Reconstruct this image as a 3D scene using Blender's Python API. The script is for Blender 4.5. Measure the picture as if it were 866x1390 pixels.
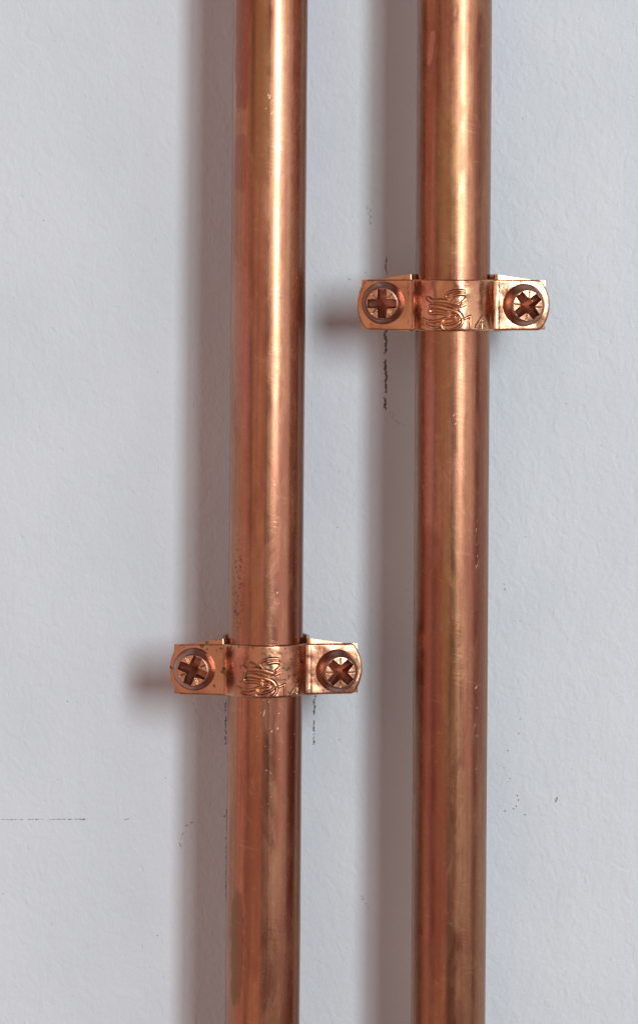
import bpy, bmesh, math, random
from mathutils import Vector, Matrix, noise

for o in list(bpy.data.objects):
    bpy.data.objects.remove(o, do_unlink=True)
scene = bpy.context.scene
COL = scene.collection
random.seed(7)

# ---------------------------------------------------------------- scale: one photo pixel = 0.15 mm on the wall plane
S = 0.00015
D = 6667.0                    # camera distance in pixels (1 m)
FX, FY = 452.0, 300.0         # foot of the camera axis
CX, CY = 433.0, 695.0         # middle of the frame


def W(px, py, d=0.0):
    """photo pixel at a distance d (pixels) in front of the wall -> world point in metres"""
    k = 1.0 - d / D
    x = FX + (px - FX) * k
    y = FY + (py - FY) * k
    return Vector(((x - CX) * S, -d * S, (CY - y) * S))


# ---------------------------------------------------------------- camera
cam = bpy.data.cameras.new('camera')
cam.sensor_fit = 'VERTICAL'
cam.sensor_height = 24.0
cam.sensor_width = 24.0
cam.lens = 24.0 * (D * S) / (1390 * S)
cam.shift_x = -(FX - CX) / 1390.0
cam.shift_y = -(CY - FY) / 1390.0
cam.clip_start = 0.05
cam.clip_end = 50
camo = bpy.data.objects.new('camera', cam)
COL.objects.link(camo)
camo.location = ((FX - CX) * S, -D * S, (CY - FY) * S)
camo.rotation_euler = (math.radians(90), 0, 0)
scene.camera = camo

# ---------------------------------------------------------------- world: the dim warm room
world = bpy.data.worlds.new('World')
scene.world = world
world.use_nodes = True
bg = world.node_tree.nodes['Background']
bg.inputs['Color'].default_value = (1.0, 0.61, 0.61, 1)
bg.inputs['Strength'].default_value = 0.215

scene.view_settings.view_transform = 'Standard'
scene.view_settings.look = 'None'
scene.view_settings.exposure = 0.0
scene.view_settings.gamma = 1.0
scene.cycles.max_bounces = 10
scene.cycles.glossy_bounces = 8
scene.cycles.diffuse_bounces = 6


def area(name, az, el0, el1, width_deg, dist, radiance, color):
    """upright area lamp, az degrees right of the wall normal, between two elevations"""
    a = math.radians(az)
    z0 = dist * math.tan(math.radians(el0))
    z1 = dist * math.tan(math.radians(el1))
    la = bpy.data.lights.new(name, 'AREA')
    la.shape = 'RECTANGLE'
    la.size = 2 * dist * math.tan(math.radians(width_deg / 2))
    la.size_y = z1 - z0
    la.energy = radiance * math.pi * la.size * la.size_y
    la.color = color
    lo = bpy.data.objects.new(name, la)
    COL.objects.link(lo)
    lo.location = (dist * math.sin(a), -dist * math.cos(a), (z0 + z1) / 2)
    lo.rotation_euler = (math.radians(90), 0, a)
    return lo


area('window_light', 27.0, -1, 25, 7.0, 2.5, 28.5, (0.89, 0.97, 1.0))
area('window_light_inner', 20.0, -1, 24, 5.5, 2.5, 12.5, (0.91, 0.98, 1.0))
area('side_window_light', 56.0, -10, 30, 32.0, 2.5, 1.0, (0.97, 0.98, 1.0))
area('room_bounce_fill', -26.0, -32, 36, 42.0, 2.6, 0.46, (1.0, 0.70, 0.50))  # added fill standing in for the unseen room, gives the copper golden midtones
area('left_fill_light', -74.0, -46, 52, 30.0, 2.6, 0.56, (1.0, 0.60, 0.60))  # added fill with no real lamp behind it, warms the pipe shadows


# ---------------------------------------------------------------- helpers
def tag(o, label=None, cat=None, group=None, kind=None):
    if label: o['label'] = label
    if cat: o['category'] = cat
    if group: o['group'] = group
    if kind: o['kind'] = kind
    return o


def mesh_obj(name, verts, faces, mat, parent=None, smooth=True, sharp=None):
    me = bpy.data.meshes.new(name)
    me.from_pydata([tuple(v) for v in verts], [], faces)
    me.update()
    bm = bmesh.new(); bm.from_mesh(me)
    bmesh.ops.recalc_face_normals(bm, faces=bm.faces)
    bm.to_mesh(me); bm.free()
    if smooth:
        me.polygons.foreach_set('use_smooth', [True] * len(me.polygons))
        if sharp:
            me.set_sharp_from_angle(angle=math.radians(sharp))
    me.materials.append(mat)
    o = bpy.data.objects.new(name, me)
    COL.objects.link(o)
    if parent is not None:
        o.parent = parent
    return o


class NT:
    def __init__(self, name):
        self.m = bpy.data.materials.new(name)
        self.m.use_nodes = True
        self.t = self.m.node_tree
        self.b = self.t.nodes['Principled BSDF']

    def n(self, kind, **kw):
        nd = self.t.nodes.new(kind)
        for k, v in kw.items():
            setattr(nd, k, v)
        return nd

    def set(self, sock, v):
        if v is None:
            return
        if hasattr(v, 'is_output'):
            self.t.links.new(v, sock)
        else:
            sock.default_value = v

    def math(self, op, a, b=None, c=None, clamp=False):
        nd = self.n('ShaderNodeMath', operation=op, use_clamp=clamp)
        self.set(nd.inputs[0], a); self.set(nd.inputs[1], b); self.set(nd.inputs[2], c)
        return nd.outputs[0]

    def noise(self, vec, scale, detail=2.0, rough=0.5, dist=0.0):
        nd = self.n('ShaderNodeTexNoise')
        self.set(nd.inputs['Vector'], vec)
        nd.inputs['Scale'].default_value = scale
        nd.inputs['Detail'].default_value = detail
        nd.inputs['Roughness'].default_value = rough
        nd.inputs['Distortion'].default_value = dist
        return nd.outputs['Fac']

    def ramp(self, v, lo, hi, a=0.0, b=1.0):
        nd = self.n('ShaderNodeMapRange', interpolation_type='SMOOTHSTEP')
        self.set(nd.inputs['Value'], v)
        nd.inputs['From Min'].default_value = lo
        nd.inputs['From Max'].default_value = hi
        nd.inputs['To Min'].default_value = a
        nd.inputs['To Max'].default_value = b
        return nd.outputs['Result']

    def mix(self, f, a, b):
        nd = self.n('ShaderNodeMix', data_type='RGBA')
        self.set(nd.inputs['Factor'], f)
        self.set(nd.inputs['A'] if False else nd.inputs[6], a)
        self.set(nd.inputs[7], b)
        return nd.outputs[2]

    def comb(self, x, y, z):
        nd = self.n('ShaderNodeCombineXYZ')
        self.set(nd.inputs[0], x); self.set(nd.inputs[1], y); self.set(nd.inputs[2], z)
        return nd.outputs[0]

    def bump(self, h, dist, strength=1.0, normal=None):
        nd = self.n('ShaderNodeBump')
        self.set(nd.inputs['Height'], h)
        nd.inputs['Distance'].default_value = dist
        nd.inputs['Strength'].default_value = strength
        if normal is not None:
            self.t.links.new(normal, nd.inputs['Normal'])
        return nd.outputs['Normal']

    def obj(self):
        tc = self.n('ShaderNodeTexCoord')
        return tc.outputs['Object']

    def xyz(self, v):
        nd = self.n('ShaderNodeSeparateXYZ')
        self.t.links.new(v, nd.inputs[0])
        return nd.outputs[0], nd.outputs[1], nd.outputs[2]


def c4(r, g, b):
    return (r, g, b, 1.0)


# ---------------------------------------------------------------- materials
def wall_material():
    N = NT('painted_plaster')
    v = N.obj()
    x, y, z = N.xyz(v)
    p = N.comb(x, N.math('MULTIPLY', z, 0.72), y)
    fine = N.noise(p, 1150, 3.0, 0.6, 0.6)
    mid = N.noise(p, 430, 2.0, 0.5, 0.8)
    big = N.noise(p, 40, 3.0, 0.5)
    pits = N.ramp(N.noise(p, 620, 1.0, 0.4), 0.27, 0.20)
    h = N.math('ADD', N.math('MULTIPLY', fine, 0.5), N.math('MULTIPLY', mid, 0.9))
    h = N.math('ADD', h, N.math('MULTIPLY', big, 2.0))
    h = N.math('SUBTRACT', h, N.math('MULTIPLY', pits, 0.3))
    col = N.mix(N.ramp(big, 0.3, 0.7), c4(0.645, 0.722, 0.768), c4(0.685, 0.758, 0.80))
    N.set(N.b.inputs['Base Color'], col)
    N.b.inputs['Roughness'].default_value = 0.55
    N.b.inputs['Specular IOR Level'].default_value = 0.25
    N.set(N.b.inputs['Normal'], N.bump(h, 0.00026, 0.85))
    return N.m


def copper_material(name, pipe=None, seed=0.0, aged=0.0, clean=c4(0.47, 0.23, 0.135), red=c4(0.33, 0.125, 0.08),
                    gold=c4(0.40, 0.22, 0.11), rough=(0.185, 0.30)):
    N = NT(name)
    v = N.obj()
    x, y, z = N.xyz(v)
    if pipe:
        ang = N.math('ARCTAN2', x, N.math('MULTIPLY', y, -1.0))
        u = N.math('MULTIPLY', ang, 0.0075)
        zz = N.math('ADD', z, seed)
        long_ = N.comb(u, N.math('MULTIPLY', zz, 0.012), seed)
        semi = N.comb(u, N.math('MULTIPLY', zz, 0.09), seed + 3)
        iso = N.comb(u, zz, seed + 7)
        blot = N.comb(u, N.math('MULTIPLY', zz, 0.33), seed + 11)
        ring = N.comb(N.math('MULTIPLY', u, 0.10), N.math('ADD', zz, N.math('MULTIPLY', u, 0.22)), seed + 5)
        s_fine = N.noise(long_, 3200, 3.0, 0.6)
        s_mid = N.noise(long_, 620, 3.0, 0.55)
        s_semi = N.noise(semi, 420, 4.0, 0.6, 0.4)
        b1 = N.noise(blot, 75, 5.0, 0.6, 0.5)
        b2 = N.noise(blot, 210, 5.0, 0.65, 0.8)
        rings = N.noise(ring, 2600, 2.0, 0.5)
        speck = N.noise(iso, 2400, 2.0, 0.5)
        ringmask = N.ramp(N.noise(iso, 55, 2.0, 0.5), 0.48, 0.66)
        t_red = N.math('MULTIPLY', N.ramp(N.math('ADD', N.math('MULTIPLY', b1, 0.65), N.math('MULTIPLY', s_semi, 0.35)), 0.44, 0.60), 0.85)
        t_gold = N.math('MULTIPLY', N.ramp(N.math('ADD', N.math('MULTIPLY', b2, 0.5), N.math('MULTIPLY', s_mid, 0.5)), 0.46, 0.62), 0.7)
        col = N.mix(t_red, clean, red)
        col = N.mix(t_gold, col, gold)
        streak = N.ramp(N.noise(long_, 1300, 2.0, 0.5), 0.50, 0.60)
        col = N.mix(N.math('MULTIPLY', streak, 0.40), col, red)
        # fine crossing scratches
        scr = None
        for (kx, kz, sc, off) in ((0.86, 0.5, 900, 41.0), (0.95, -0.3, 1100, 57.0), (0.25, 0.97, 1000, 73.0)):
            aa = N.math('ADD', N.math('MULTIPLY', u, kx), N.math('MULTIPLY', zz, kz))
            bb = N.math('SUBTRACT', N.math('MULTIPLY', zz, kx), N.math('MULTIPLY', u, kz))
            nn = N.noise(N.comb(aa, N.math('MULTIPLY', bb, 0.05), off), sc, 1.0, 0.4)
            line = N.ramp(N.math('ABSOLUTE', N.math('SUBTRACT', nn, 0.5)), 0.016, 0.004)
            keep = N.ramp(N.noise(N.comb(aa, bb, off + 5), 240, 2.0, 0.5), 0.52, 0.64)
            line = N.math('MULTIPLY', line, keep)
            scr = line if scr is None else N.math('MAXIMUM', scr, line)
        # ragged patches of older tarnish and of rubbed metal, plus narrow dark streaks
        warp = N.noise(N.comb(u, N.math('MULTIPLY', zz, 0.45), seed + 31), 420, 6.0, 0.68, 0.5)
        for (au, az_, su, sz, slant, pc, amt) in pipe.get('patches', []):
            dzr = N.math('SUBTRACT', z, az_)
            du = N.math('DIVIDE', N.math('ADD', N.math('SUBTRACT', ang, au), N.math('MULTIPLY', dzr, slant)), su)
            dz = N.math('DIVIDE', dzr, sz)
            r4 = N.math('ADD', N.math('MULTIPLY', du, du), N.math('POWER', N.math('MULTIPLY', dz, dz), 2.0))
            r4 = N.math('ADD', r4, N.math('MULTIPLY', N.math('SUBTRACT', warp, 0.5), 2.6))
            col = N.mix(N.math('MULTIPLY', N.ramp(r4, 1.05, 0.62), amt), col, pc)
        # dark pitting gathered in one patch of the tube
        for (au, az_, su, sz, thr, dark) in pipe.get('pits', []):
            du = N.math('DIVIDE', N.math('SUBTRACT', ang, au), su)
            dz = N.math('DIVIDE', N.math('SUBTRACT', z, az_), sz)
            r2 = N.math('ADD', N.math('MULTIPLY', du, du), N.math('MULTIPLY', dz, dz))
            m = N.ramp(r2, 1.0, 0.1)
            sp = N.noise(iso, 1500, 3.0, 0.6, 1.0)
            k = N.math('MULTIPLY', m, N.ramp(sp, thr, thr + 0.10))
            col = N.mix(N.math('MULTIPLY', k, dark), col, c4(0.10, 0.045, 0.03))
        bright = None
        for (au, az_, su, sz, thr) in pipe.get('nicks', []):
            du = N.math('DIVIDE', N.math('SUBTRACT', ang, au), su)
            dz = N.math('DIVIDE', N.math('SUBTRACT', z, az_), sz)
            r2 = N.math('ADD', N.math('MULTIPLY', du, du), N.math('MULTIPLY', dz, dz))
            m = N.ramp(r2, 1.0, 0.2)
            sp = N.noise(N.comb(N.math('ADD', u, N.math('MULTIPLY', zz, -0.45)), N.math('MULTIPLY', N.math('ADD', zz, N.math('MULTIPLY', u, 0.45)), 0.28), seed + 2), 2300, 1.0, 0.4, 0.5)
            k = N.math('MULTIPLY', m, N.ramp(sp, thr + 0.05, thr + 0.13))
            bright = k if bright is None else N.math('MAXIMUM', bright, k)
        if bright is not None:
            col = N.mix(N.math('MULTIPLY', bright, 0.75), col, c4(0.95, 0.74, 0.58))
        fl = N.math('MULTIPLY', N.ramp(speck, 0.70, 0.76), 0.5)
        mott = N.ramp(N.noise(iso, 700, 5.0, 0.7, 0.6), 0.35, 0.65)
        col = N.mix(N.math('MULTIPLY', mott, 0.28), col, red)
        col = N.mix(fl, col, c4(0.13, 0.06, 0.04))
        rg = N.math('ADD', N.math('MULTIPLY', s_mid, 0.5), N.math('MULTIPLY', b2, 0.5))
        rg = N.ramp(rg, 0.36, 0.64, rough[0], rough[1])
        smudge = N.ramp(N.noise(N.comb(N.math('MULTIPLY', u, 1.3), N.math('MULTIPLY', zz, 0.5), seed + 21), 85, 6.0, 0.68, 0.7), 0.52, 0.62)
        rg = N.math('ADD', rg, N.math('MULTIPLY', smudge, 0.06))
        if bright is not None:
            rg = N.math('ADD', rg, N.math('MULTIPLY', bright, 0.25))
        h = N.math('ADD', N.math('MULTIPLY', s_fine, 0.30), N.math('MULTIPLY', s_mid, 0.75))
        h = N.math('ADD', h, N.math('MULTIPLY', N.math('MULTIPLY', rings, ringmask), 0.38))
        h = N.math('ADD', h, N.math('MULTIPLY', s_semi, 0.15))
        h = N.math('SUBTRACT', h, N.math('MULTIPLY', scr, 0.07))
        col = N.mix(N.math('MULTIPLY', scr, 0.22), col, c4(0.62, 0.36, 0.24))
        if bright is not None:
            h = N.math('SUBTRACT', h, N.math('MULTIPLY', bright, 0.7))
        nor = N.bump(h, 0.00004, 0.45)
        tn = N.n('ShaderNodeTangent', direction_type='RADIAL', axis='Z')
        N.t.links.new(tn.outputs[0], N.b.inputs['Tangent'])
        N.b.inputs['Anisotropic'].default_value = 0.68
    else:
        p = N.n('ShaderNodeVectorMath', operation='ADD')
        N.set(p.inputs[0], v); p.inputs[1].default_value = (seed, seed * 0.7, seed * 1.3)
        p = p.outputs[0]
        b1 = N.noise(p, 130, 4.0, 0.6, 0.6)
        b2 = N.noise(p, 520, 4.0, 0.6, 0.6)
        st = N.noise(N.comb(N.math('MULTIPLY', x, 0.06), y, N.math('ADD', z, seed)), 3000, 2.0, 0.5)
        f = N.noise(p, 2200, 3.0, 0.55)
        col = N.mix(N.math('MULTIPLY', N.ramp(b1, 0.42, 0.66), 0.75), clean, red)
        col = N.mix(N.math('MULTIPLY', N.ramp(b2, 0.50, 0.70), 0.6), col, gold)
        sp = N.math('MULTIPLY', N.ramp(N.noise(p, 900, 1.0, 0.4), 0.70 - 0.07 * aged, 0.75 - 0.07 * aged), 0.25 + 0.55 * aged)
        col = N.mix(sp, col, c4(0.07, 0.055, 0.03))
        if aged > 0.5:
            gr = N.ramp(N.noise(p, 640, 1.0, 0.3), 0.705, 0.735)
            col = N.mix(N.math('MULTIPLY', gr, 0.8), col, c4(0.05, 0.14, 0.08))
        rg = N.ramp(N.math('ADD', N.math('MULTIPLY', b2, 0.6), N.math('MULTIPLY', f, 0.4)), 0.35, 0.65, rough[0], rough[1])
        h = N.math('ADD', N.math('MULTIPLY', b2, 1.0), N.math('MULTIPLY', f, 0.28))
        h = N.math('ADD', h, N.math('MULTIPLY', st, 0.12))
        nor = N.bump(h, 0.00005, 0.5)
    N.set(N.b.inputs['Base Color'], col)
    N.b.inputs['Metallic'].default_value = 1.0
    N.set(N.b.inputs['Roughness'], rg)
    N.set(N.b.inputs['Normal'], nor)
    return N.m


def plain(name, col, rough=0.8):
    N = NT(name)
    v = N.obj()
    f = N.noise(v, 1800, 2.0, 0.6)
    k = N.ramp(f, 0.3, 0.7)
    N.set(N.b.inputs['Base Color'], N.mix(k, c4(*[c * 0.75 for c in col]), c4(*[min(1, c * 1.25) for c in col])))
    N.b.inputs['Roughness'].default_value = rough
    return N.m


M_WALL = wall_material()
M_GRAPHITE = plain('graphite', (0.18, 0.172, 0.172), 0.6)
M_GREYMARK = plain('grey_scuff', (0.30, 0.30, 0.31), 0.7)
M_OCHRE = plain('ochre_fleck', (0.33, 0.27, 0.18), 0.8)

# ---------------------------------------------------------------- the wall
wv = []
wf = []
n = 24
for j in range(n + 1):
    for i in range(n + 1):
        wv.append(((i / n - 0.5) * 3.0, 0.0, (j / n - 0.5) * 3.0))
for j in range(n):
    for i in range(n):
        a = j * (n + 1) + i
        wf.append((a, a + 1, a + n + 2, a + n + 1))
# back face so that the wall has a thickness
b0 = len(wv)
wv += [(-1.5, 0.1, -1.5), (1.5, 0.1, -1.5), (1.5, 0.1, 1.5), (-1.5, 0.1, 1.5)]
wf.append((b0, b0 + 3, b0 + 2, b0 + 1))
ring = [i for i in range(n + 1)]
wf += [tuple(ring + [b0 + 1, b0])]
wf += [tuple([n * (n + 1) + i for i in range(n, -1, -1)] + [b0 + 3, b0 + 2])]
wf += [tuple([j * (n + 1) for j in range(n, -1, -1)] + [b0, b0 + 3])]
wf += [tuple([j * (n + 1) + n for j in range(n + 1)] + [b0 + 2, b0 + 1])]
wall = mesh_obj('wall', wv, wf, M_WALL, smooth=False)
tag(wall, 'pale blue grey painted plaster wall with fine roller texture behind the copper pipes', None, None, 'structure')


def flecks(name, pts, mat, label=None):
    """thin irregular flakes lying on the wall: pts = (px, py, length, width, angle)"""
    V = []; F = []
    for (px, py, L, w, a) in pts:
        m = random.randint(6, 9)
        base = len(V)
        loop = []
        for k in range(m):
            t = 2 * math.pi * k / m
            r = random.uniform(0.7, 1.15)
            lx = math.cos(t) * L / 2 * r; ly = math.sin(t) * w / 2 * r
            loop.append((px + lx * math.cos(a) - ly * math.sin(a), py + lx * math.sin(a) + ly * math.cos(a)))
        for q in loop:
            p = W(*q, 0.0); V.append((p.x, -0.00001, p.z))
        for q in loop:
            p = W(px + (q[0] - px) * 0.7, py + (q[1] - py) * 0.7); V.append((p.x, -0.00004, p.z))
        for k in range(m):
            F.append((base + k, base + (k + 1) % m, base + m + (k + 1) % m, base + m + k))
        F.append(tuple(base + m + k for k in range(m)))
    o = mesh_obj(name, V, F, mat, wall, smooth=False)
    if label: o['label'] = label
    return o


def crayon(x0, y0, x1, y1, width, density, wmax, gaps=()):
    out = []
    L = math.hypot(x1 - x0, y1 - y0)
    a = math.atan2(y1 - y0, x1 - x0)
    for i in range(int(L * density)):
        t = random.random()
        s = t * L
        if any(g0 < s < g1 for g0, g1 in gaps):
            continue
        wob = noise.noise(Vector((s * 0.16, x0 * 0.37, 3.1))) * width * 0.8
        if noise.noise(Vector((s * 0.22, 9.7, x0))) < -0.30:
            continue
        off = wob + random.gauss(0, width * 0.20)
        if noise.noise(Vector((s * 0.9, 4.4, x0 * 0.1))) < -0.42:
            continue
        out.append((x0 + (x1 - x0) * t - math.sin(a) * off, y0 + (y1 - y0) * t + math.cos(a) * off,
                    random.uniform(1.2, 4.0), random.uniform(0.7, wmax), a + random.gauss(0, 0.45)))
    return out


flecks('pencil_mark', crayon(523.5, 352, 524.5, 381, 2.0, 1.3, 1.4) + crayon(523.5, 446, 523, 556, 3.6, 3.0, 1.9, ((88, 92),)), M_GRAPHITE,
       'broken dark pencil mark running down below the left screw of the upper clip')
flecks('pencil_mark', crayon(427, 943, 425.5, 1012, 2.4, 1.7, 1.5, ((28, 33),)), M_GRAPHITE,
       'short broken pencil mark below the right end of the lower clip')
flecks('pencil_line', crayon(-6, 1112.5, 122, 1112, 0.7, 1.0, 0.8) + crayon(108, 1112, 117, 1112, 1.3, 1.8, 1.5) + crayon(169, 1113, 176, 1111, 0.8, 1.2, 0.9), M_GREYMARK,
       'thin broken level line at the left edge of the wall')
flecks('scuff_mark', crayon(258, 1117, 262, 1116, 1.0, 1.2, 0.9) + crayon(252, 1121, 256, 1119, 1, 1.3, 1) + crayon(244, 1144, 247, 1152, 1.6, 1.6, 1.0)
       + crayon(249, 1128, 246, 1140, 1.0, 0.9, 0.8) + crayon(499, 275, 502, 305, 5, 0.6, 1.0) + crayon(524, 348, 526, 356, 1, .8, 1)
       + crayon(492, 1215, 500, 1235, 6, 0.5, 0.8) + crayon(527, 560, 550, 580, 9, 0.6, 0.8), M_GREYMARK)
flecks('dirt_edge', crayon(307, 950, 306, 1010, 1.6, 1.0, 1.4) + crayon(308, 1098, 307, 1225, 1.3, 0.9, 1.2) + crayon(305, 1108, 311, 1106, 1.2, 1.6, 1.0), M_GRAPHITE,
       'dark smears on the wall along the left edge of the lower pipe')
spk = [(706, 976, 2, 2), (704, 996, 2.2, 2), (689, 1019, 2.8, 2), (692, 1057, 2.4, 2), (703, 1086, 3, 2.4), (700, 1094, 2.6, 2.2), (685, 1101, 3, 2.4),
       (684, 1042, 1.6, 1.2), (768, 548, 2, 1.5), (458, 716, 2, 1.4), (704, 948, 1.4, 1), (690, 1061, 1.5, 1.2)]
flecks('paint_fleck', [(a, b, l, w, random.random() * 3) for a, b, l, w in spk], M_OCHRE)
spk2 = [(755, 1085, 3.0, 9.5), (60, 299, 2, 1.6), (685, 800, 2.2, 3), (684, 793, 2, 2), (706, 843, 1.8, 1.6), (225, 1056, 1.8, 1.6), (5, 1213, 1.4, 2), (214, 1270, 1.4, 2),
        (725, 1231, 1.4, 1.2), (533, 30, 1.2, 1.2), (461, 1004, 2.0, 2.0), (474, 379, 4, 1.2), (496, 370, 2, 2), (713, 729, 1.6, 2.2), (79, 1058, 1.5, 1.5), (816, 605, 1.5, 1.5),
        (92, 952, 2, 3), (702, 1080, 4, 2), (697, 1098, 5, 1.6), (712, 1106, 5, 1.5)]
flecks('wall_speck', [(a, b, l, w, random.random() * 0.6) for a, b, l, w in spk2], M_GREYMARK)

# ---------------------------------------------------------------- pipes
H = 120.0                      # pipe axis in front of the wall (px)


def lz(py):                    # height of a photo row at the pipe's front, metres
    return W(0, py, H).z


def pipe(name, xt, xb, mat, label, seed):
    """xt, xb: axis x at photo rows 0 and 1300"""
    p0 = W(xt, 0, H); p1 = W(xb, 1300, H)
    lean = math.atan2(p0.x - p1.x, p0.z - p1.z)
    R, r = 49.6 * S, 45.0 * S
    zs = [-0.6, -0.45, -0.3, -0.2]
    zs += [-0.16 + 0.32 * i / 220 for i in range(221)]
    zs += [0.2, 0.3, 0.45, 0.6]
    nseg = 128
    V = []; F = []
    for rad in (R, r):
        for zv in zs:
            for k in range(nseg):
                t = 2 * math.pi * k / nseg
                rr = rad
                if rad == R:
                    q = Vector((math.cos(t) * 1.1, math.sin(t) * 1.1, zv * 26 + seed))
                    rr += noise.noise(q) * 0.22 * S
                    q2 = Vector((math.cos(t) * 2.6, math.sin(t) * 2.6, zv * 75 + seed * 2))
                    rr += noise.noise(q2) * 0.05 * S
                V.append((rr * math.sin(t), -rr * math.cos(t), zv))
    m = len(zs)
    for s in (0, 1):
        o = s * m * nseg
        for j in range(m - 1):
            for k in range(nseg):
                a = o + j * nseg + k; b = o + j * nseg + (k + 1) % nseg
                F.append((a, b, b + nseg, a + nseg) if s == 0 else (a, a + nseg, b + nseg, b))
    for j in (0, m - 1):
        for k in range(nseg):
            a = j * nseg + k; b = j * nseg + (k + 1) % nseg
            F.append((a, b, b + m * nseg, a + m * nseg))
    o = mesh_obj(name, V, F, mat, sharp=60)
    z0 = 0.0
    o.location = (p0.x + (p1.x - p0.x) * (p0.z - z0) / (p0.z - p1.z), -H * S, z0)
    o.rotation_euler = (0, lean, 0)
    tag(o, label, 'copper pipe', 'vertical copper pipes')
    return o


DARKRED = c4(0.27, 0.095, 0.065)
PINK = c4(0.50, 0.26, 0.19)
OLIVE = c4(0.22, 0.12, 0.07)
GOLD = c4(0.37, 0.205, 0.095)
M_PIPE_L = copper_material('drawn_copper_tube', {
    'patches': [(-0.80, lz(40), 0.42, 0.0165, 0.0, DARKRED, 0.75), (-0.9, lz(222), 0.35, 0.006, 0.0, DARKRED, 0.5),
                (-0.75, lz(470), 0.5, 0.02, 8.0, PINK, 0.45), (-0.78, lz(1280), 0.28, 0.012, 0.0, OLIVE, 0.8), (-0.25, lz(1190), 0.3, 0.02, 0.0, DARKRED, 0.4),
                (0.05, lz(1170), 0.10, 0.03, 0.0, OLIVE, 0.55), (-0.3, lz(120), 0.35, 0.02, 0.0, GOLD, 0.7), (0.55, lz(1010), 0.3, 0.012, 0.0, DARKRED, 0.35)],
    'pits': [(-0.85, lz(800), 0.33, 0.014, 0.52, 0.8), (-0.5, lz(720), 0.5, 0.02, 0.62, 0.5)],
    'nicks': [(0.12, lz(990), 0.42, 0.016, 0.64), (0.22, lz(815), 0.25, 0.006, 0.66), (0.1, lz(1100), 0.2, 0.02, 0.70), (0.95, lz(1010), 0.2, 0.01, 0.66), (0.0, lz(142), 0.2, 0.003, 0.60)]}, seed=1.37)
M_PIPE_R = copper_material('drawn_copper_tube_worn', {
    'patches': [(-0.20, lz(250), 0.34, 0.018, 0.0, GOLD, 0.8), (-0.70, lz(66), 0.10, 0.0035, -22.0, PINK, 0.9), (-0.62, lz(620), 0.32, 0.022, 6.0, PINK, 0.5),
                (-0.55, lz(860), 0.5, 0.022, 0.0, DARKRED, 0.5), (0.02, lz(1240), 0.09, 0.024, 0.0, OLIVE, 0.85), (-0.05, lz(900), 0.25, 0.03, 0.0, GOLD, 0.6),
                (0.02, lz(640), 0.06, 0.022, 0.0, OLIVE, 0.6), (0.75, lz(150), 0.25, 0.02, 0.0, DARKRED, 0.5), (0.8, lz(700), 0.25, 0.03, 0.0, DARKRED, 0.4), (-0.35, lz(1150), 0.3, 0.03, 0.0, DARKRED, 0.45)],
    'pits': [(-0.4, lz(1000), 0.5, 0.03, 0.66, 0.4)],
    'nicks': [(0.75, lz(735), 0.12, 0.007, 0.58), (0.75, lz(980), 0.1, 0.012, 0.62), (0.05, lz(560), 0.1, 0.003, 0.6)]}, seed=4.91, clean=c4(0.40, 0.195, 0.11), red=c4(0.29, 0.105, 0.066), gold=c4(0.36, 0.195, 0.098), rough=(0.20, 0.32))
pipe('copper_pipe', 367.5, 357.0, M_PIPE_L, 'left copper pipe, held by the lower clip and pitted along its left side', 1.3)
pipe('copper_pipe', 617.0, 608.5, M_PIPE_R, 'right copper pipe, held by the upper clip', 6.1)

# ---------------------------------------------------------------- clips
RB = 56.5                      # outer radius of the saddle band
TH = 5.0                       # strip thickness
EAR_D = 20.0                    # ear plane in front of the pipe axis
FR = 12.0
XI = math.sqrt((RB + FR) ** 2 - (EAR_D + FR) ** 2)    # where the flat ear begins
DROOP = 9.0                    # how far the ear ends lie back


def band_profile():
    """front outline of the saddle from -x to +x as (x, d, ear weight), px from the pipe axis"""
    half = []
    n_e = 40
    for i in range(n_e + 1):
        t = i / n_e
        half.append((128.0 + (XI - 128.0) * t, EAR_D - DROOP * (1 - t), 1 - t))
    # concave fillet, tangent to the ear and to the arch
    at = math.atan2(EAR_D + FR, XI)
    for i in range(1, 19):
        a = -math.pi / 2 - (math.pi / 2 - at) * i / 18
        half.append((XI + FR * math.cos(a), EAR_D + FR + FR * math.sin(a), 0.0))
    for i in range(1, 71):
        a = at + (math.pi / 2 - at) * i / 70
        half.append((RB * math.cos(a), RB * math.sin(a), 0.0))
    left = [(-x, d, w) for x, d, w in half]
    right = [(x, d, w) for x, d, w in reversed(half[:-1])]
    return left + right


PROF = band_profile()


def prof_normals(P):
    out = []
    for i in range(len(P)):
        a = P[max(0, i - 1)]; b = P[min(len(P) - 1, i + 1)]
        tx, td = b[0] - a[0], b[1] - a[1]
        l = math.hypot(tx, td) or 1
        out.append((-td / l, tx / l))
    return out


PN = prof_normals(PROF)


def zrows(hh):
    e = [hh, hh - 0.4, hh - 1.0, hh - 1.8]
    inner = [hh - 1.8 - (2 * hh - 3.6) * i / 48 for i in range(1, 48)]
    return e + inner + [-q for q in reversed(e)]


def edge_drop(z, hh):
    q = hh - abs(z)
    return -1.6 * (1 - q / 1.8) ** 2 if q < 1.8 else 0.0


def grid_faces(nu, nv, off=0, flip=False):
    F = []
    for i in range(nu - 1):
        for j in range(nv - 1):
            a = off + i * nv + j
            f = (a, a + nv, a + nv + 1, a + 1)
            F.append(f[::-1] if flip else f)
    return F


def strip_solid(front, back, nu, nv):
    V = front + back
    o = nu * nv
    F = grid_faces(nu, nv) + grid_faces(nu, nv, o, True)
    for i in range(nu - 1):
        for j in (0, nv - 1):
            a = i * nv + j
            F.append((a, a + nv, o + a + nv, o + a))
    for j in range(nv - 1):
        for i in (0, nu - 1):
            a = i * nv + j
            F.append((a, a + 1, o + a + 1, o + a))
    return V, F


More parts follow.
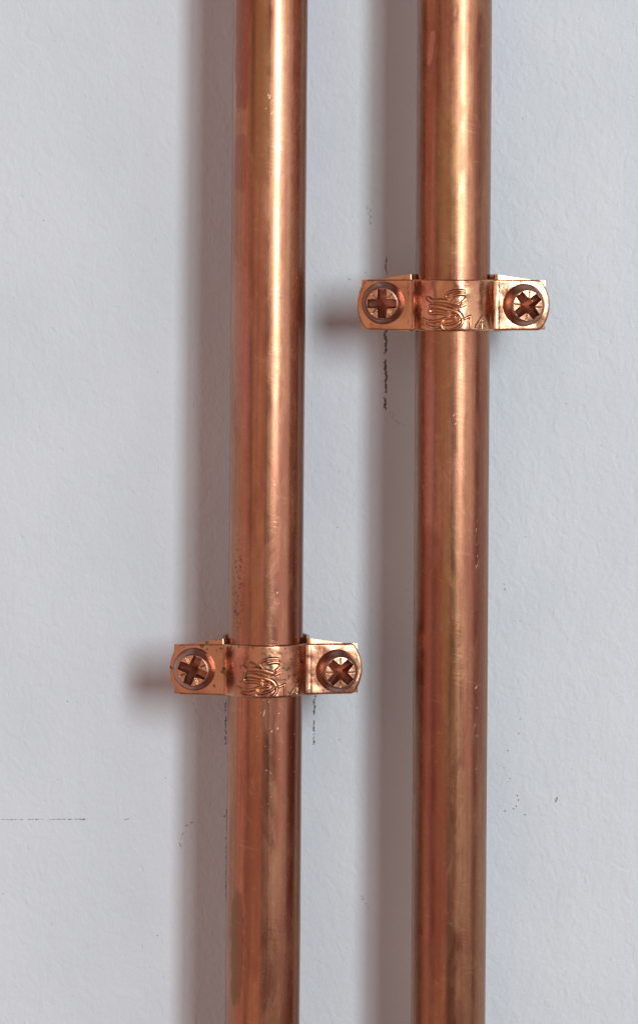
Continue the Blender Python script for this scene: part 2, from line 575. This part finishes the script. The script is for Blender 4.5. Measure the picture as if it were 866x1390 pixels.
def band_point(x, d, w, z, hh, seed, bulge, off=0.0, nrm=(0, 1)):
    """local metres (x right, -y towards camera, z up) of a point on the saddle"""
    if w > 0:
        end = 116.5 + 11.5 * max(0.0, 1 - (z / hh) ** 2) - 2.5 * max(0.0, (abs(z) - hh + 5.0) / 5.0) ** 2
        s = 1 if x > 0 else -1
        xi = XI
        x = s * (xi + (end - xi) * ((abs(x) - xi) / (128.0 - xi)))
    zz = z * (1 + bulge * max(0.0, 1 - (x / 60.0) ** 2))
    q = Vector((x * 0.055, z * 0.06, seed))
    o = off + noise.noise(q) * 0.8 + noise.noise(Vector((x * 0.16, z * 0.16, seed + 4))) * 0.10
    return Vector(((x + nrm[0] * o) * S, -(d + nrm[1] * o) * S, zz * S))


# stamped emblem and number, traced as strokes (photo px from the clip's middle)
def Z(pts):
    return [(-44 + x / 9.62, 26 - y / 9.62) for x, y in pts]


EMBLEM = [
    (Z([(350, 170), (305, 135), (345, 90), (420, 64), (520, 60), (605, 80), (635, 130), (615, 190), (560, 240), (505, 262)]), 2.0, 2.4),
    (Z([(420, 125), (480, 108), (560, 112), (585, 140), (560, 180), (520, 210)]), 2.2, 1.9),
    (Z([(95, 165), (150, 205), (240, 190), (340, 200), (440, 232), (470, 240)]), 3.2, 2.6),
    (Z([(140, 262), (230, 268), (320, 290), (420, 320), (485, 352), (512, 400)]), 3.6, 3.2),
    (Z([(150, 262), (104, 305), (118, 360), (215, 345), (300, 355), (350, 385)]), 2.0, 2.3),
    (Z([(38, 425), (90, 450), (170, 458), (250, 438), (330, 408), (420, 400)]), 2.2, 2.6),
    (Z([(45, 450), (70, 500), (130, 530), (215, 535), (255, 500)]), 2.0, 2.2),
    (Z([(262, 470), (320, 492), (400, 482), (470, 445), (512, 400), (532, 440), (512, 495), (440, 545), (350, 570), (285, 560), (262, 515), (262, 470)]), 2.1, 2.6),
]
NUMBER = [
    (Z([(555, 415), (626, 386)]), 1.7, 2.2),
    (Z([(627, 384), (625, 580)]), 1.7, 2.6),
    (Z([(785, 385), (698, 520)]), 1.7, 2.6),
    (Z([(698, 520), (815, 522)]), 1.5, 2.0),
    (Z([(778, 440), (776, 585)]), 1.7, 2.6),
]


def smooth_line(pts, k=3):
    for _ in range(k):
        out = [pts[0]]
        for a, b in zip(pts, pts[1:]):
            out.append((a[0] * .75 + b[0] * .25, a[1] * .75 + b[1] * .25))
            out.append((a[0] * .25 + b[0] * .75, a[1] * .25 + b[1] * .75))
        out.append(pts[-1])
        pts = out
    return pts


def stroke_height(strokes, soft):
    segs = []
    for pts, w, h in strokes:
        P = smooth_line(pts, soft)
        for a, b in zip(P, P[1:]):
            segs.append((a, b, w, h))

    def f(x, z):
        best = 0.0
        for (a, b, w, h) in segs:
            if min(a[0], b[0]) - 4 > x or max(a[0], b[0]) + 4 < x or min(a[1], b[1]) - 4 > z or max(a[1], b[1]) + 4 < z:
                continue
            dx, dz = b[0] - a[0], b[1] - a[1]
            l2 = dx * dx + dz * dz or 1e-9
            t = max(0, min(1, ((x - a[0]) * dx + (z - a[1]) * dz) / l2))
            dd = math.hypot(x - a[0] - t * dx, z - a[1] - t * dz) / (w * 1.35)
            if dd < 1:
                q = min(1.0, (1 - dd) / 0.8)
                best = max(best, 0.95 * h * q * q * (3 - 2 * q) * (1 - 0.12 * dd))
        return best
    return f


H_EMBLEM = stroke_height(EMBLEM, 2)
H_NUMBER = stroke_height(NUMBER, 0)


def stamped(name, fn, x0, x1, z0, z1, mat, parent, hh, seed, bulge, dx, dz):
    step = 0.45
    nx = int((x1 - x0) / step) + 1; nz = int((z1 - z0) / step) + 1
    hs = {}
    V = []; idx = {}; F = []
    for i in range(nx):
        for j in range(nz):
            q = max(0.0, min(1.0, (hh - 1.2 - abs(z0 + j * step + dz)) / 1.5))
            hs[i, j] = fn(x0 + i * step, z0 + j * step) * q

    def vert(i, j):
        if (i, j) in idx:
            return idx[i, j]
        x = x0 + i * step + dx; z = z0 + j * step + dz
        d = math.sqrt(max(1.0, RB * RB - x * x))
        V.append(band_point(x, d, 0, z, hh, seed, bulge, hs[i, j] - 0.12, (x / RB, d / RB)))
        idx[i, j] = len(V) - 1
        return idx[i, j]
    for i in range(nx - 1):
        for j in range(nz - 1):
            if max(hs[i, j], hs[i + 1, j], hs[i, j + 1], hs[i + 1, j + 1]) > 0.10:
                F.append((vert(i, j), vert(i + 1, j), vert(i + 1, j + 1), vert(i, j + 1)))
    return mesh_obj(name, V, F, mat, parent)


# screw: raised pan head with a pozidriv recess, one height field
def screw_mesh(mat):
    R0 = 28.5
    nr, na = 92, 256
    V = []; F = []

    def height(x, y):
        r = math.hypot(x, y)
        if r <= 20.0:
            h = 18.0 - 1.0 * (r / 20.0) ** 2
        else:
            t = (r - 20.0) / (R0 - 20.0)
            h = 17.0 * (1 - t ** 2.3) * (1 - 0.25 * t)
        # burrs
        h += noise.noise(Vector((x * 0.12, y * 0.12, 2.2))) * 0.35
        # cross recess
        best = 9.0
        for (a, b) in ((abs(x), abs(y)), (abs(y), abs(x))):
            w = 6.2 - 0.07 * a
            best = min(best, max(b - w, a - 18.8))
        a2 = math.hypot(max(0, 9 - abs(x)), max(0, 9 - abs(y)))     # webs between the arms
        core = r - 7.6
        best = min(best, core)
        k = max(0.0, min(1.0, 0.5 - best / 1.5))
        k = k * k * (3 - 2 * k)
        floor = -13.0 + 1.15 * r if r < 11 else min(9.0, -0.35 + 1.05 * (r - 11.0))
        h = h * (1 - k) + min(h, floor) * k
        # pozidriv tick marks between the arms
        u, v = (x + y) * 0.7071, (x - y) * 0.7071
        for p, q in ((u, v), (v, u)):
            if abs(q) < 1.2 and 9 < abs(p) < 19.5:
                g = 1 - abs(q) / 1.2
                h -= 1.6 * g * min(1, (abs(p) - 9) / 2) * min(1.0, (19.5 - abs(p)) / 2) * (1 - k)
        return h
    V.append((0, -height(0.0, 0.0), 0))
    for i in range(1, nr + 1):
        r = R0 * i / nr
        for k in range(na):
            t = 2 * math.pi * k / na
            x, z = r * math.cos(t), r * math.sin(t)
            V.append((x, -height(x, z), z))
    for k in range(na):
        F.append((0, 1 + k, 1 + (k + 1) % na))
    for i in range(nr - 1):
        for k in range(na):
            a = 1 + i * na + k; b = 1 + i * na + (k + 1) % na
            F.append((a, b, b + na, a + na))
    # skirt under the head, then the threaded shank behind the ears
    last = 1 + (nr - 1) * na
    prof = [(R0, 3.0), (11.0, 3.0), (11.0, 12.0), (12.5, 14), (11, 16), (12.5, 18), (11, 20), (12.5, 22), (11, 24), (12.5, 26), (11, 28), (12.5, 30), (9.0, 34), (0.01, 34)]
    prev = last
    for (r, d) in prof:
        base = len(V)
        for k in range(na):
            t = 2 * math.pi * k / na
            V.append((r * math.cos(t), d, r * math.sin(t)))
        for k in range(na):
            F.append((prev + k, prev + (k + 1) % na, base + (k + 1) % na, base + k))
        prev = base
    V = [(a * S, b * S, c * S) for a, b, c in V]
    return V, F


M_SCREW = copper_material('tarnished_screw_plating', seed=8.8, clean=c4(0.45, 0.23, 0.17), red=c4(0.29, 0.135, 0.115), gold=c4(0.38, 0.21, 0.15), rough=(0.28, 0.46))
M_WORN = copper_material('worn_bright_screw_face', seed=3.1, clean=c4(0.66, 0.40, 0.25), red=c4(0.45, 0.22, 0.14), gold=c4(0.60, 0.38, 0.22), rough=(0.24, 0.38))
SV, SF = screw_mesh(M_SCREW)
screw_me = None


def make_clip(px, py, rot, mat, label, seed, screws, stamp_dx, stamp_dz, bulge):
    global screw_me
    hh = 33.7
    root = bpy.data.objects.new('pipe_clip', None)
    root.empty_display_size = 0.01
    COL.objects.link(root)
    # the clip's own origin: pipe axis at the clip's height
    p = W(px, py, H)
    root.location = p
    root.rotation_euler = (0, math.radians(rot), 0)
    tag(root, label, 'pipe clip', 'two-piece copper pipe clips')
    rows = zrows(hh)
    nu, nv = len(PROF), len(rows)
    front = []; back = []
    for (x, d, w), nrm in zip(PROF, PN):
        for z in rows:
            front.append(band_point(x, d, w, z, hh, seed, bulge, edge_drop(z, hh) - (1.3 if w > 0.985 else 0), nrm))
            back.append(band_point(x, d, w, z, hh, seed, bulge, -TH, nrm))
    holes = [(sx - px, sy - py) for sx, sy, *_ in screws]
    holes = [(hx, -hz) for hx, hz in holes]

    def drilled(V, F, rad):
        out = []
        for f in F:
            cx = sum(V[k][0] for k in f) / len(f) / S
            cz = sum(V[k][2] for k in f) / len(f) / S
            if not any(math.hypot(cx - hx, cz - hz) < rad for hx, hz in holes):
                out.append(f)
        return out
    V, F = strip_solid(front, back, nu, nv)
    F = drilled(V, F, 12.0)
    mesh_obj('saddle_band', V, F, mat, root, sharp=50)
    stamped('embossed_emblem', H_EMBLEM, -44, 15, -37, 24, mat, root, hh, seed, bulge, stamp_dx, stamp_dz)
    stamped('embossed_number', H_NUMBER, 10, 44, -38, -9, mat, root, hh, seed, bulge, stamp_dx, stamp_dz)

    # back bracket: ears under the saddle's ears, legs round the pipe, foot on the wall
    path = []
    d_e = EAR_D - TH - 0.8
    for i in range(22):
        t = i / 21
        path.append((122 - (122 - 57.5) * t, d_e - DROOP * 1.0 * (1 - t), t))
    for i in range(1, 7):
        a = math.pi / 2 * i / 6
        path.append((57.5 - 4 * math.sin(a), d_e - 4 * (1 - math.cos(a)), 1))
    for i in range(1, 9):
        path.append((53.5, d_e - 4 - i * 6.0, 1))
    for i in range(1, 11):
        t = i / 10
        path.append((53.5 - 15 * t, d_e - 52 - (H - 52 - 6 + d_e) * t * 0.98, 1))
    for i in range(1, 11):
        path.append((38.5 - 3.85 * i, -H + 5.5, 1))
    P = [(-x, d, t) for x, d, t in path] + [(x, d, t) for x, d, t in reversed(path[:-1])]
    nrm = prof_normals(P)
    fr = []; bk = []
    rows2 = 13
    for (x, d, t), nn in zip(P, nrm):
        top = 33.0 + 7.6 * max(0.0, (t - 0.22) / 0.78)
        bot = -32.5 - 2.6 * max(0.0, (t - 0.3) / 0.7)
        for j in range(rows2):
            z = top + (bot - top) * j / (rows2 - 1)
            e = -0.7 if j in (0, rows2 - 1) else 0.0
            fr.append(Vector(((x + nn[0] * e) * S, -(d + nn[1] * e) * S, z * S)))
            bk.append(Vector(((x - nn[0] * 4.6) * S, -(d - nn[1] * 4.6) * S, z * S)))
    V, F = strip_solid(fr, bk, len(P), rows2)
    F = drilled(V, F, 13.0)
    mesh_obj('back_bracket', V, F, mat, root, sharp=50)

    for (sx, sy, turn, tilt_x, tilt_z) in screws:
        if screw_me is None:
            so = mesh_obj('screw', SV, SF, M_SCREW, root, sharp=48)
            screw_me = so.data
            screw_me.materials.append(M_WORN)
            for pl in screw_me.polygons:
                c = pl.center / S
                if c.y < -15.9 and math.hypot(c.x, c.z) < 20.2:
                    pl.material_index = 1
        else:
            so = bpy.data.objects.new('screw', screw_me)
            COL.objects.link(so)
            so.parent = root
        lx, lzv = sx - px, py - sy
        e_t = (abs(lx) - XI) / (128 - XI)
        d = EAR_D - DROOP * e_t + 0.2
        m = Matrix.Translation(Vector((lx * S, -d * S, lzv * S)))
        m = m @ Matrix.Rotation(math.radians(tilt_z), 4, 'Z') @ Matrix.Rotation(math.radians(tilt_x), 4, 'X') @ Matrix.Rotation(math.radians(-turn), 4, 'Y')
        so.matrix_local = m
    return root


M_CLIP_A = copper_material('bright_copper_strip', seed=2.2, aged=0.12, clean=c4(0.64, 0.345, 0.20), red=c4(0.44, 0.17, 0.10), gold=c4(0.55, 0.32, 0.165), rough=(0.17, 0.32))
M_CLIP_B = copper_material('spotted_copper_strip', seed=5.6, aged=0.75, clean=c4(0.58, 0.30, 0.18), red=c4(0.40, 0.16, 0.10), gold=c4(0.50, 0.29, 0.155), rough=(0.20, 0.36))
make_clip(615.0, 413.7, 0.2, M_CLIP_A, 'upper copper clip, bright and clean, screwed round the right pipe', 3.3,
          [(521.5, 411.5, 0, 2, -6), (709.0, 413.5, 38, 2, 14)], 0.0, 0.0, 0.012)
make_clip(361.2, 907.0, -0.3, M_CLIP_B, 'lower copper clip, spotted with dark and green tarnish, screwed round the left pipe', 7.7,
          [(266.0, 906.5, 68, 1, -6), (456.5, 909.5, 45, 3, 13)], 4.0, -2.5, 0.03)
